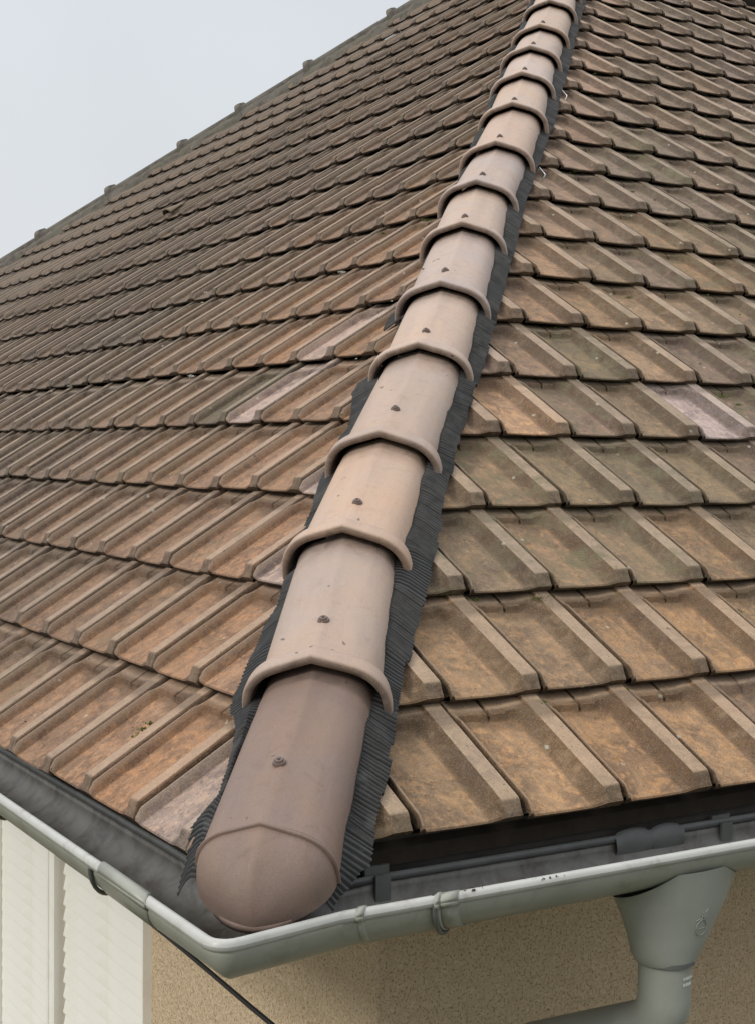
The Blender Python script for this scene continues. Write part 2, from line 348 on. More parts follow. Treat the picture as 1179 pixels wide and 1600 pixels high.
def tile_grid(w, G, xs, ys, seed=0):
    rg = random.Random(seed); ax, ay = rg.uniform(-.0008, .0008), rg.uniform(-.0012, .0012)
    V = []; Z = []; nx, ny = len(xs), len(ys)
    for y in ys:
        for x in xs:
            z, gr, tp = tile_height(x, y, .25, G)
            V.append((x*w/.25, y, z + ax*x*8 + ay*math.sin(x*25))); Z.append((gr, tp, 0, 1))
    F = [(j*nx+i, j*nx+i+1, (j+1)*nx+i+1, (j+1)*nx+i) for j in range(ny-1) for i in range(nx-1)]
    # skirts: front, left, right (own vertices: crisp edges)
    def skirt(ids, dz, rev, zg=.9, inset=(0, 0)):
        n0 = len(V)
        for i in ids: V.append(V[i]); Z.append((zg*.6, 0, 0, 1))
        for i in ids:
            p = V[i]; V.append((p[0]+inset[0], p[1]+inset[1], dz(p))); Z.append((zg, 0, 0, 1))
        n = len(ids)
        for k in range(n-1):
            q = (n0+k, n0+n+k, n0+n+k+1, n0+k+1); F.append(q[::-1] if rev else q)
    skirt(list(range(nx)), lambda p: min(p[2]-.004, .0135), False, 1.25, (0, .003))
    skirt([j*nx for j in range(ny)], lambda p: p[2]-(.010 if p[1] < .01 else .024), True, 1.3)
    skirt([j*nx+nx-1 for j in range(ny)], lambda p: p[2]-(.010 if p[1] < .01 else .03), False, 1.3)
    return V, F, Z
def ys_for(G, lod):
    if lod == 0: return [0, .0012, .004, .008, .014, .020, .026, .032, .06, .12, .18, G-.075, G-.055, G-.044, G-.036, G-.030, G-.025, G-.021, G-.017, G-.012, G-.003, G+.03]
    return [0, .006, .016, .032, .16, G-.05, G-.035, G-.02, G-.008, G+.03]
XS_LO = [.0048, .0072, .0125, .020, .076, .0935, .098, .1025, .136, .160, .178, .1975, .1995, .2405, .2452]
def tile_mesh(w, G, lod, seed, mat):
    V, F, Z = tile_grid(w, G, XS if lod == 0 else XS_LO, ys_for(G, lod), seed)
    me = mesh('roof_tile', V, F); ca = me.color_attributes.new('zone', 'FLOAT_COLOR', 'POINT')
    ca.data.foreach_set('color', [c for q in Z for c in q]); me.materials.append(mat); me.set_sharp_from_angle(angle=math.radians(24)); return me
tmesh = {}
for side, w, G in (('R', wR, GR_), ('L', wL, GL_)):
    tmesh[side] = [tile_mesh(w, G, 0, s, M_TILE) for s in range(4)]

def lerp(a, b, t): return tuple(x+(y-x)*t for x, y in zip(a, b))
def vary(c, s, rg):
    k = 1 + rg.uniform(-s, s); h = rg.uniform(-.06, .06); return (c[0]*k*(1+h*.5), c[1]*k, c[2]*k*(1-h))
def cut_tile(side, me, Mw):
    """Copy of the tile mesh with everything beyond the hip cut off (the mitre under the caps)."""
    bm = bmesh.new(); bm.from_mesh(me); inv = Mw.inverted()
    lat = Vector(LAT); s = .015 if side == 'R' else -.015
    co = inv @ (Vector(HOFF) + lat*s); no = (inv.to_3x3() @ lat).normalized()
    if side == 'R': no = -no
    bmesh.ops.bisect_plane(bm, geom=bm.verts[:]+bm.edges[:]+bm.faces[:], plane_co=co, plane_no=no, clear_outer=True)
    if len(bm.faces) < 6: bm.free(); return None
    m2 = bpy.data.meshes.new('roof_tile'); bm.to_mesh(m2); bm.free(); m2.materials.append(M_TILE)
    m2.polygons.foreach_set('use_smooth', [True]*len(m2.polygons)); return m2

tiles = []
rg = random.Random(11)
SPECIAL_R = {(5, 8): (.47, .375, .36), (5, 5): (.52, .33, .20), (14, 18): (.42, .33, .27), (6, 5): (.42, .31, .26)}
def place(side):
    w, G = (wR, GR_) if side == 'R' else (wL, GL_)
    for k in range(1, 26):
        rows = rowR if side == 'R' else rowL
        dy, dx = rows.get(k, (rg.uniform(-.004, .004), rg.uniform(-.006, .006)))
        for j in range(-6, 62):
            if side == 'R':
                y = (k-1)*gR + dy; X = xr + j*wR + dx; org = PR(X-wR, y); ax = (R_x, R_y, R_z)
                cen = PR(X-wR/2, y+gR/2)
                if y+gR > apex[1]: continue
            else:
                x = eL + (k-1)*gL + dy; Y = yl + (j+1)*wL + dx; org = PL(Y, x); ax = (L_x, L_y, L_z)
                cen = PL(Y-wL/2, x+gL/2)
                if x + gL*.6 > far_x(Y-wL/2): continue
                if x+gL > ap_x: continue
            # hip side test on the four corners
            sgn = 1 if side == 'R' else -1
            cs = [(org + ax[0]*a*w + ax[1]*b*G - HOFF) @ LAT*sgn for a in (0, 1) for b in (0, 1)]
            if max(cs) < .05: continue
            cut = min(cs) < .015
            px, py, z = project(cen)
            if z < .3: continue
            if px < -420 or px > 1179+420 or py < -260 or py > 1700: continue
            jit = 1 if k < 26 else 0
            tl = rg.gauss(0, .004); tt = rg.gauss(0, .0035); lift = abs(rg.gauss(0, .0009)); sh = rg.gauss(0, .0013)
            A = Matrix.Identity(4)
            for i in range(3):
                A[i][0] = ax[0][i]; A[i][1] = ax[1][i]; A[i][2] = ax[2][i]; A[i][3] = org[i]
            if side == 'L' and (k, j) in ((7, 5), (7, 6)): lift += .006
            loc = Matrix.Translation((sh, rg.gauss(0, .0022), lift)) @ Matrix.Rotation(tl, 4, 'Z') @ Matrix.Rotation(tt, 4, 'Y')
            Mw = A @ loc
            # colour of the clay and its weathering; glancing sheen painted in on the left slope
            if side == 'R':
                c = rg.choice([(.29, .200, .125), (.26, .185, .120), (.32, .205, .120), (.25, .19, .125), (.34, .23, .145), (.27, .185, .14)])
                if k <= 2: c = lerp(c, (.43, .265, .145), .5)
                if k > 9: c = lerp(c, (.235, .18, .15), .6)
                dh = min(cs[1], cs[3])
                moss = max(0., rg.gauss(.38, .25)) if 2 < k < 14 else max(0., rg.gauss(.12, .12))
                if j-k <= 0 and k > 4: c = lerp(c, (.42, .27, .19), .5); moss *= .3
                c = SPECIAL_R.get((k, j), c)
                if (k, j) in SPECIAL_R: moss = 0
            else:
                d = cs[0] if True else 0
                near = max(0., 1 - max(0., (min(cs)) / 1.5)) * (1 if k <= 7 else max(.22, 1-(k-7)*.2)); low = max(0., 1-(k-1)/6.)
                c = lerp((.098, .080, .071), (.48, .265, .145), min(1, near*.80 + low*.12))  # grey away from the hip: weathering and glancing sheen in one tint
                c = lerp(c, rg.choice([(.27, .19, .145), (.16, .12, .10), (.25, .165, .12)]), .35)
                moss = max(0., rg.gauss(.10, .12))
                if (k, j) in ((5, 6), (6, 6)): c = (.44, .335, .30); moss = 0
                if (k, j) == (1, -1) or (k, j) == (3, 1) or (k, j) == (4, 2): c = (.43, .335, .30); moss = 0
                if (k, j) == (5, 7): c = (.11, .085, .065)
            c = vary(c, .10, rg)
            inv = -40 < px < 1219 and -40 < py < 1640
            tiles.append(dict(side=side, k=k, j=j, M=Mw, cut=cut, z=z, col=(*c, min(moss, .9)), inview=inv, seed=rg.randrange(4)))
place('R'); place('L')
print('tiles', len(tiles), 'R in view', sum(t['side'] == 'R' and t['inview'] for t in tiles), 'L in view', sum(t['side'] == 'L' and t['inview'] for t in tiles))
for side, parent in (('R', roofR), ('L', roofL)):
    T = [t for t in tiles if t['side'] == side]
    T.sort(key=lambda t: (not t['inview'], t['z'])); n = 0; rest = []
    for t in T:
        base = tmesh[side][t['seed']]; me = base
        if t['cut']:
            me = cut_tile(side, base, t['M'])
            if me is None: continue
        if n < 300 and (t['inview'] or t['cut']):
            o = bpy.data.objects.new('roof_tile', me); COL.objects.link(o); o.parent = parent
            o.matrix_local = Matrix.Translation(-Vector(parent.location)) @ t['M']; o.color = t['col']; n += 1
        elif not t['cut']: rest.append(t)
    w, G = (wR, GR_) if side == 'R' else (wL, GL_)
    V0, F0, Z0 = tile_grid(w, G, XS_LO, ys_for(G, 1), 0); V0 = np.array(V0); F0 = np.array(F0); Z0 = np.array(Z0)
    nv = len(V0); VV = []; FF = []; ZZ = []; TT = []; LC = []
    for i, t in enumerate(rest):
        A = np.array(t['M']); VV.append(V0 @ A[:3, :3].T + A[:3, 3]); FF.append(F0 + i*nv); ZZ.append(Z0); TT.append(np.tile(t['col'], (nv, 1)))
        LC.append(V0 + rng.uniform(0, 60, 3))
    if rest:
        me = mesh('roof_tiles', np.concatenate(VV), np.concatenate(FF).tolist())
        for nm, arr in (('zone', np.concatenate(ZZ)), ('tint', np.concatenate(TT))):
            ca = me.color_attributes.new(nm, 'FLOAT_COLOR', 'POINT'); ca.data.foreach_set('color', arr.ravel())
        la = me.attributes.new('lco', 'FLOAT_VECTOR', 'POINT'); la.data.foreach_set('vector', np.concatenate(LC).ravel())
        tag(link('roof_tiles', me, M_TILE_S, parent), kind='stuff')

# roof vent tile far up the left slope
def hoodmesh():
    V = []; F = []; n = 10; m = 8
    for i in range(m+1):
        t = i/m; w_ = .065*(1-.25*t); h = .035*(1-t)**1.1+.003
        for k in range(n+1):
            a = math.pi*k/n; V.append((-math.cos(a)*w_, t*.13, h*math.sin(a)**.8 + .032))
    for i in range(m):
        for k in range(n): F.append((i*(n+1)+k, i*(n+1)+k+1, (i+1)*(n+1)+k+1, (i+1)*(n+1)+k))
    return V, F
def frame_at(org, ax):
    A = Matrix.Identity(4)
    for i in range(3):
        A[i][0] = ax[0][i]; A[i][1] = ax[1][i]; A[i][2] = ax[2][i]; A[i][3] = org[i]
    return A
def ray_L(px, py, h=0.):
    d = fw + rt*(px-589.5)/2447.08 - upv*(py-800)/2447.08
    s = (tL*(NN@CAM)+zL+h-CAM[2])/(d[2]-tL*(NN@d)); p = CAM+s*d; return U@p, NN@p
def ray_R(px, py, h=0.):
    d = fw + rt*(px-589.5)/2447.08 - upv*(py-800)/2447.08
    s = (tR*CAM[1]+h-CAM[2])/(d[2]-tR*d[1]); p = CAM+s*d; return p[0], p[1]
vY, vx = ray_L(268, 336, .03)
vent = empty('roof_vent', tuple(PL(vY, vx)), 'small hooded vent tile with a dark mouth high on the left slope', 'roof vent')
V, F = hoodmesh(); A = frame_at(PL(vY, vx, .012), (L_x, L_y, L_z)); V = [tuple(A @ Vector(p)) for p in V]
me = mesh('vent_hood', V, F); o = link('vent_hood', me, M_LICH if False else simple('vent clay', (.17, .14, .10), .9, .2), vent)
sol = o.modifiers.new('thick', 'SOLIDIFY'); sol.thickness = .008
mb = MB(); mb.add([PL(vY+.055, vx+.02, .035), PL(vY-.055, vx+.02, .035), PL(vY-.05, vx+.02, .062), PL(vY+.05, vx+.02, .062)], [(0, 1, 2, 3)]); mb.build('vent_mouth', M_GAP if False else M_DECK, vent)

# ------------------------------------------------------------------ hip caps
def cap_profile(n=22):
    """half circle-like section with a slight ridge at the apex; returns (x, z) with half width 1, height 1"""
    P = []
    ctrl = [(-1, -.22), (-.99, .05), (-.94, .31), (-.815, .55), (-.61, .735), (-.31, .872), (0, 1.0)]
    half = []
    for i in range(len(ctrl)-1):
        p0 = ctrl[max(i-1, 0)]; p1 = ctrl[i]; p2 = ctrl[i+1]; p3 = ctrl[min(i+2, len(ctrl)-1)]
        for s in range(3):
            t = s/3.
            half.append(tuple(.5*((2*p1[a])+(-p0[a]+p2[a])*t+(2*p0[a]-5*p1[a]+4*p2[a]-p3[a])*t*t+(-p0[a]+3*p1[a]-3*p2[a]+p3[a])*t**3) for a in (0, 1)))
    half.append((0, 1.0)); return half + [(-x, z) for x, z in half[:-1]][::-1]
PROF = cap_profile()
def section(hw, h, z0=-.03): return [(x*hw, z0 + (z+.22)/1.22*(h-z0)) for x, z in PROF]
def loft(secs, V, F, Z, close=False):
    """secs: list of (y, [(x,z)], grime)"""
    base = len(V); n = len(secs[0][1])
    for y, s, gr in secs:
        yy = y if isinstance(y, (list, tuple)) else [y]*n
        for (x, z), yv in zip(s, yy): V.append((x, yv, z)); Z.append((gr, 0, 0, 1))
    for i in range(len(secs)-1):
        for k in range(n-1): F.append((base+i*n+k, base+i*n+k+1, base+(i+1)*n+k+1, base+(i+1)*n+k))
def cap_mesh(length, hw=.122, H=.092, collar=True, w=.148, cup=.017):
    """local: y up the hip, x right, z normal. y=0 is the lip of the collar."""
    V = []; F = []; Z = []
    if collar:
        cw, ch = w, H+cup
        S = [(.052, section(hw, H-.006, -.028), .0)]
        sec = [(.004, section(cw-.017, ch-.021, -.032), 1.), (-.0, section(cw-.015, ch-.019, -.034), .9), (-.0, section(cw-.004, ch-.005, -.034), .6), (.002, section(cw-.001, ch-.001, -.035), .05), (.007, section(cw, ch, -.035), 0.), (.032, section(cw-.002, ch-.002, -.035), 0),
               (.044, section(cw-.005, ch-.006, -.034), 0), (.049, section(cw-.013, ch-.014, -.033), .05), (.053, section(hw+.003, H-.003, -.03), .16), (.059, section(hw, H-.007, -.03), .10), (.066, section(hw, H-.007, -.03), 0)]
        loft(sec, V, F, Z)  # collar front and underside are darkened to paint in their shade
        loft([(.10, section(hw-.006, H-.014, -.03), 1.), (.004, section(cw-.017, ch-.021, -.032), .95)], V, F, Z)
        y0 = .066
    else:
        y0 = 0.
    secs = []
    N_ = 8
    for i in range(N_+1):
        t = i/N_; y = y0+(length+.03-y0)*t
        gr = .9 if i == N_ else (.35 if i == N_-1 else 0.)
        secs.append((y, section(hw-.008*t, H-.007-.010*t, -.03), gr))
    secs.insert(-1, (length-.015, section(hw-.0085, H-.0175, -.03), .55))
    secs.sort(key=lambda s: s[0]); loft(secs, V, F, Z)
    return V, F, Z
def mk_cap(V, F, Z, name, mat):
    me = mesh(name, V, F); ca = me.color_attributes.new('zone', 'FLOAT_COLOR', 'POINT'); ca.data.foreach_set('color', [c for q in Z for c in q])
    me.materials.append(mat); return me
hip = empty('hip_ridge', tuple(HOFF+HDN*.1), 'new smooth pinkish clay hip ridge running up between the two slopes', 'roof ridge')
caps = [(.4678, .0249), (.9696, -.0107), (1.4377, -.0071), (1.985, .0075), (2.4536, .0067), (2.9934, .0046), (3.446, .0018), (3.9273, .0205), (4.4865, .0315), (4.996, .0259), (5.4895, .0211), (5.9447, .030), (6.5159, .0353)]
s_ = 6.5159
while s_ + .5 < APX*1.56: s_ += .5; caps.append((s_, .03))
screws = {0: .1786, 1: .6351, 2: 1.1246, 3: 1.6186, 4: 2.1263, 5: 2.6098, 6: 3.1194, 7: 3.5898, 8: 4.074, 9: 4.626}
def cap_frame(s0, l0, s1, l1, lift=0.):
    a = HOFF + HDN*s0 + LAT*l0 + PU*lift; b = HOFF + HDN*s1 + LAT*l1 + PU*(lift-.004)
    y = (b-a)/np.linalg.norm(b-a); x = np.cross(y, PU); x /= np.linalg.norm(x); z = np.cross(x, y); return a, (x, y, z)
def screw(parent_obj, y, zt, x=0.):
    mb = MB(); n = 18
    for r, h0, h1, in ((.0125, -.002, .0035), (.0085, .0035, .0075)):
        V = [(x+r*math.cos(2*math.pi*k/n), y+r*math.sin(2*math.pi*k/n), zt+h0) for k in range(n)] + [(x+r*.86*math.cos(2*math.pi*k/n), y+r*.86*math.sin(2*math.pi*k/n), zt+h1) for k in range(n)]
        mb.add(V, [(k, (k+1) % n, n+(k+1) % n, n+k) for k in range(n)]+[tuple(range(n, 2*n))])
    n = 6; r = .0035
    V = [(x+r*math.cos(2*math.pi*k/n), y+r*math.sin(2*math.pi*k/n), zt+.0078) for k in range(n)]; mb.add(V, [tuple(range(n))])
    V = [(x+r*.9*math.cos(2*math.pi*k/n), y+r*.9*math.sin(2*math.pi*k/n), zt+.0075) for k in range(n)] + [(x+r*.7*math.cos(2*math.pi*k/n), y+r*.7*math.sin(2*math.pi*k/n), zt+.0105) for k in range(n)]
    mb.add(V, [(k, (k+1) % n, n+(k+1) % n, n+k) for k in range(n)]+[tuple(range(n, 2*n))])
    me = bpy.data.meshes.new('screw'); me.from_pydata(mb.v, [], mb.f); me.materials.append(M_SCREW)
    o = bpy.data.objects.new('screw', me); COL.objects.link(o); o.parent = parent_obj; return o
CAPCOL = [(.36, .290, .250), (.405, .305, .245), (.38, .30, .25), (.40, .315, .262), (.375, .30, .258), (.39, .305, .25)]
def put(me, name, org, ax, parent, color):
    o = bpy.data.objects.new(name, me); COL.objects.link(o); o.parent = parent
    o.matrix_local = Matrix.Translation(-Vector(parent.location)) @ frame_at(org, ax); o.color = (*color, 1); return o
# closed end cap
def end_cap(length):
    hw, H = .120, .088; V = []; F = []; Z = []
    D = .118; secs = []
    for i in range(13):
        a = math.pi/2*i/12; f = math.sin(a); yy = -D*math.cos(a)
        f = max(f, .02); fz = f**.95
        s = []
        for x, z in section(hw, H-.004, -.034):
            zz = -.034 + (z+.034)*fz; s.append((x*f**1.28, zz))
        secs.append((yy*1., s, .10 if i < 12 else .25))
    # lower rim
    loft(secs, V, F, Z)
    loft([(0., section(hw, H-.004, -.034), .3), (.000, section(hw+.005, H+.001, -.034), .45), (.004, section(hw+.006, H+.002, -.034), .2), (.009, section(hw+.004, H, -.034), .1), (.013, section(hw, H-.004, -.034), .15)], V, F, Z)
    ss = []
    for i in range(9):
        t = i/8; ss.append((.013+(length+.03-.013)*t, section(hw-.010*t, H-.004-.012*t, -.03), .9 if i == 8 else 0.))
    ss.append((length-.02, section(hw-.010, H-.0155, -.03), .65)); ss.append((length-.07, section(hw-.0085, H-.0142, -.03), .12)); ss.sort(key=lambda q: q[0])
    loft(ss, V, F, Z)
    # bottom rim band of the nose
    n = 28; R0 = []
    ring = [(math.copysign(abs(math.sin(a))**1.0, a)*(1-.10*math.sin(2*abs(a)))*(hw-.001) * (1 if abs(a) > 1.3 else .985), -math.cos(a)**1.1*(D+.001)) for a in np.linspace(-math.pi/2, math.pi/2, n+1)]
    b0 = len(V)
    for (x, y) in ring: V.append((x, y, -.029)); Z.append((.25, 0, 0, 1))
    for (x, y) in ring: V.append((x, y, -.042)); Z.append((.6, 0, 0, 1))
    for (x, y) in ring: V.append((x*.93, y*.93, -.043)); Z.append((.9, 0, 0, 1))
    for (x, y) in ring: V.append((x*.955, y*.955, -.0275)); Z.append((.4, 0, 0, 1))
    m = n+1
    for r_ in ((0, 1), (1, 2), (3, 0)):
        for k in range(n): F.append((b0+r_[0]*m+k, b0+r_[0]*m+k+1, b0+r_[1]*m+k+1, b0+r_[1]*m+k))
    return V, F, Z
a, ax = cap_frame(.005, .034, .4678, .0249, .004)
V, F, Z = end_cap(.4678)
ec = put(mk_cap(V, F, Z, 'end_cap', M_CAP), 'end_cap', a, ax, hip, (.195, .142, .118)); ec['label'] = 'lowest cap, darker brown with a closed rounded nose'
screw(ec, .175, .0805, -.004)
mcache = {}
for i in range(len(caps)-1):
    (s0, l0), (s1, l1) = caps[i], caps[i+1]; a, ax = cap_frame(s0, l0, s1, l1, .004); Ln = round(float(s1-s0), 3)
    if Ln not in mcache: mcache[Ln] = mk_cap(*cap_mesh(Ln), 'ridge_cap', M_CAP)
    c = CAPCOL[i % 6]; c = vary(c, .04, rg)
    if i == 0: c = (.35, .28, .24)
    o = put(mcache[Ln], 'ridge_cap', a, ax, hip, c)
    sp_ = screws.get(i+1, s0+.15)-s0; screw(o, sp_, .0835-.010*(sp_-.066)/max(Ln, .1), rg.uniform(-.006, .006))

# ------------------------------------------------------------------ pleated flashing
flash = empty('ridge_flashing', tuple(HOFF+HDN*.3), 'black pleated ridge flashing sticking out on both sides of the hip caps', 'flashing')
def strip(side):
    V = []; F = []; RG = []; sgn = 1 if side == 'R' else -1; pitch = .0050; s = -.015; i = 0; nc = 6; last = APX*1.55
    prev_jag = 0; jag = 0; skew = 0.; tgt = 0.; flat = False
    while s < last:
        if i % 9 == 0: jag = rg.uniform(-.004, .0035)
        if i % 26 == 0: tgt = rg.uniform(-.5, .6); flat = rg.random() < .22
        skew += (tgt-skew)*.06
        if side == 'R': out = (-.002 if s < 1 else -.006) + np.interp(s, [0, .08, .34, .494, .664, 1.156, 1.362, 1.67, 1.95, 2.2, 2.95, 3.75, 4.66, 6.6], [.160, .198, .192, .183, .177, .177, .166, .163, .17, .176, .173, .17, .195, .195]) + jag
        else: out = -.010 + np.interp(s, [-.035, .035, .106, .161, .238, .378, .5, .555, .725, .888, 1.186, 1.324, 1.52, 1.744, 1.99, 2.06, 2.065, 2.44, 2.441, 2.55, 2.551], [.122, .131, .137, .111, .104, .122, .16, .17, .16, .155, .167, .165, .185, .16, .193, .19, .126, .126, .185, .18, .126]) + jag*(1 if s < 2.06 else .4)
        inn = .078
        k = (i % 2)*2-1
        amp = .0036 if s < 3 else .0042
        amp *= .25 if flat else rg.uniform(.7, 1.2)
        for c in range(nc):
            f = c/(nc-1); e_ = inn+(out-inn)*f; e2 = e_ + (.002*k if c == nc-1 else 0)
            ss = s + skew*(f-.2)*.06
            base = HOFF + HDN*ss + LAT*e2*sgn
            # drop on to the slope
            if side == 'R': z0 = tR*base[1]
            else: z0 = tL*(NN@base)+zL
            lift = (.042 + .013*min(1, f*2.2)) - .006*max(0, f-.5)*2 + .003*math.sin(ss*19+f*2) + .002*math.sin(ss*47+3*f) + k*amp*(.3+.7*min(1, f*3))
            if s < .10: lift -= (.10-s)*(.10+.20*f)
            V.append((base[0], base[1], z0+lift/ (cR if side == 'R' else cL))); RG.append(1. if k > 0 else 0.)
        if i:
            b = (i-1)*nc
            for c in range(nc-1):
                q = (b+c, b+c+1, b+nc+c+1, b+nc+c); F.append(q if sgn > 0 else q[::-1])
        s += pitch*rg.uniform(.8, 1.2) if s < 3 else pitch*1.8; i += 1
    me = mesh('pleated_strip', V, F, False)
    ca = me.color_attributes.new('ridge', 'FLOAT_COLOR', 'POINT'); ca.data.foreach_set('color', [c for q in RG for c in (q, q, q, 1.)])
    o = link('pleated_strip', me, M_FLASH, flash)
    return o
strip('R')['label'] = 'wider straight-edged strip on the right of the caps'; strip('L')['label'] = 'narrow ragged strip on the left of the caps'

# ------------------------------------------------------------------ far hip on the skyline
far = empty('far_hip_ridge', tuple(PL(8.39, 5.15)), 'old grey mossy hip ridge along the skyline of the left slope', 'roof ridge')
fj = [(8.33-.62*3, 0), (8.33-.62*2, 0), (8.33-.62, 0), (8.39, 0), (8.99, 0), (9.51, 0), (9.97, 0), (10.57, 0), (11.18, 0), (11.66, 0), (12.2, 0), (12.8, 0), (13.4, 0), (14.0, 0)]
for i in range(len(fj)-1):
    Y0, Y1 = fj[i][0], fj[i+1][0]
    a = PL(Y1, far_x(Y1), 0.0) ; b = PL(Y0, far_x(Y0), 0.0)      # upslope direction is towards smaller Y
    y = (b-a)/np.linalg.norm(b-a); z = np.array([0, 0, 1.]); x = np.cross(y, z); x /= np.linalg.norm(x); z = np.cross(x, y)
    Ln = float(np.linalg.norm(b-a)); V, F, Z = cap_mesh(Ln, .115, .085, True, .150, .024)
    me = mk_cap(V, F, Z, 'ridge_cap', M_OLD)
    put(me, 'ridge_cap', a + z*.01, (x, y, z), far, (.2, .18, .15))
# mortar bed under the old caps
mb = MB()
YY = np.arange(6.6, 14.0, .06); V = []; F = []
for i, Y in enumerate(YY):
    for c, (dxx, h) in enumerate(((-.23, .01), (-.19, .045), (-.12, .065), (-.03, .05))):
        V.append(PL(Y + rg.uniform(-.02, .02), far_x(Y)+dxx+rg.uniform(-.015, .015), h+rg.uniform(-.008, .008)))
    if i:
        for c in range(3): F.append(((i-1)*4+c, i*4+c, i*4+c+1, (i-1)*4+c+1))
mb.add(V, F, True); mb.build('mortar_bed', M_OLD, far)

# ------------------------------------------------------------------ gutter
gut = empty('rain_gutter', (.02, -.04, -.16), 'pale grey plastic half-round rain gutter wrapping the roof corner with a rolled front bead', 'gutter')
ZB = -.068
def gz(side, d):        # height of the bead line, falling towards the outlet
    return ZB - (.017*max(0, min(d, 2.2)) if side == 'R' else -.003*min(max(0, d), 3))
def gut_path(o, h, dl=9.0, dr=9.0, start_l=None, start_r=None, oc=.085):
    """polyline of profile point with outward offset o (from lip lines) and height h relative to the bead line"""
    # lines: left x_l=-o ; right y=-o (corner where both meet)
    P = []
    A = np.array([NN[:2], [0, 1.]])
    corner = np.linalg.solve(A, [-o+.006, -o]); c00 = corner.copy(); corner = corner - U[:2]*.052      # left line n.p=-o ; right y=-o
    r = max(0., o-oc)
    ul = U[:2]; ur = np.array([1., 0])
    tr = c00 + ur*.26 - corner; tr /= np.linalg.norm(tr); half = math.acos(max(-1, min(1, float(ul@tr))))/2; tanl = r/math.tan(half) if r > 0 else 0.
    ls = [dl if start_l is None else dl, ] 
    Lp = [c00 + ul*d for d in ([dl, dl*.5, .35] if start_l is None else [dl, start_l])]
    Rp = [c00 + ur*d for d in ([.26, .32, dr*.5, dr] if start_r is None else [start_r, dr])]
    mid = []
    if start_l is None and start_r is None:
        if r > 0:
            p0 = corner + ul*tanl; p1 = corner + tr*tanl
            for i in range(7):
                t = i/6; mid.append((1-t)**2*p0 + 2*t*(1-t)*corner + t*t*p1)
        else: mid = [corner]*7
        pts = Lp+mid+Rp
    elif start_l is None: pts = Lp
    else: pts = Lp if start_r is None else Rp
    out = []
    for p in pts:
        d = p-corner; dL_ = float(d@ul); dR_ = float(d@ur)
        side = 'L' if dL_ > dR_ else 'R'
        out.append(np.array([p[0], p[1], gz(side, dL_ if side == 'L' else dR_)+h]))
    return out
def prof_outer(sc=1.0):
    P = []; cx, rr = .0425, .0825
    for i in range(15):
        a = math.pi*i/14; P.append((cx + math.cos(a)*rr*sc, -math.sin(a)*rr*.86*sc - .002))
    return P
def sweep(profile, name, mat, parent, thick=.0025, **kw):
    rows = [gut_path(o, h, **kw) for o, h in profile]; n = len(rows[0]); V = [p for r_ in rows for p in r_]
    F = [(i*n+k, i*n+k+1, (i+1)*n+k+1, (i+1)*n+k) for i in range(len(rows)-1) for k in range(n-1)]
    me = mesh(name, V, F); o = link(name, me, mat, parent)
    if thick:
        s = o.modifiers.new('thick', 'SOLIDIFY'); s.thickness = thick; s.offset = 0
    return o
sweep([(o, h) for o, h in prof_outer()], 'trough', M_PVC, gut)
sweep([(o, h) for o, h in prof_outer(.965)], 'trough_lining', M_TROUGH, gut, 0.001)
def bead_prof(r, cx=.122): return [(cx + math.cos(2*math.pi*k/14)*r, math.sin(2*math.pi*k/14)*r) for k in range(15)]
sweep(bead_prof(.0107), 'bead', M_BEAD, gut, 0)
# back lip strip
sweep([(-.040, -.002), (-.042, .010), (-.036, .011), (-.034, -.003)], 'back_lip', M_DARKPVC, gut, .001)
def piece(side, d0, d1, sc, rb, name='joint_sleeve'):
    """slightly larger ring of gutter between distances d0..d1 from the corner"""
    mb = MB()
    def P(o, h, d):
        c = np.linalg.solve(np.array([NN[:2], [0, 1.]]), [-o+.006, -o]); dv = U[:2] if side == 'L' else np.array([1., 0]); p = c+dv*d
        return (p[0], p[1], gz(side, d)+h)
    pr = prof_outer(sc)[:13]; V = [P(o, h, d) for d in (d0, d1) for o, h in pr]; n = len(pr)
    F = [(k, k+1, n+k+1, n+k) for k in range(n-1)]; mb.add(V, F, True)
    bp = bead_prof(rb); n = 15; V = [P(o, h, d) for d in (d0, d1) for o, h in bp]; mb.add(V, [(k, k+1, n+k+1, n+k) for k in range(n-1)], True)
    mb.add(V[:n-1], [tuple(range(n-1))]); mb.add(V[n:2*n-1], [tuple(range(n-1))])
    o = mb.build(name, M_PVC, gut); s = o.modifiers.new('thick', 'SOLIDIFY'); s.thickness = .003; s.offset = 0; return o
piece('L', .24, .47, 1.03, .0132); piece('R', .29, .305, 1.012, .0120, 'corner_ring'); piece('R', .452, .46, 1.03, .0138, 'bracket_ring')
piece('R', .462, .50, 1.015, .0122)
# front hook brackets
def bracket(side, d):
    mb = MB(); c0 = []
    for i in range(16):
        a = math.pi*(.02+.9*i/15); o = .0425+math.cos(a)*.089; h = -math.sin(a)*.081
        c = np.linalg.solve(np.array([NN[:2], [0, 1.]]), [-o+.006, -o]); dv = U[:2] if side == 'L' else np.array([1., 0]); p = c+dv*d; c0.append((p[0], p[1], gz(side, d)+h))
    mb.tube(c0, .0045, 6); mb.build('bracket', M_DARKPVC, gut)
for s_, d_ in (('L', .52), ('L', 1.2), ('L', 1.9), ('R', .45), ('R', 1.42), ('R', 2.2)): bracket(s_, d_)
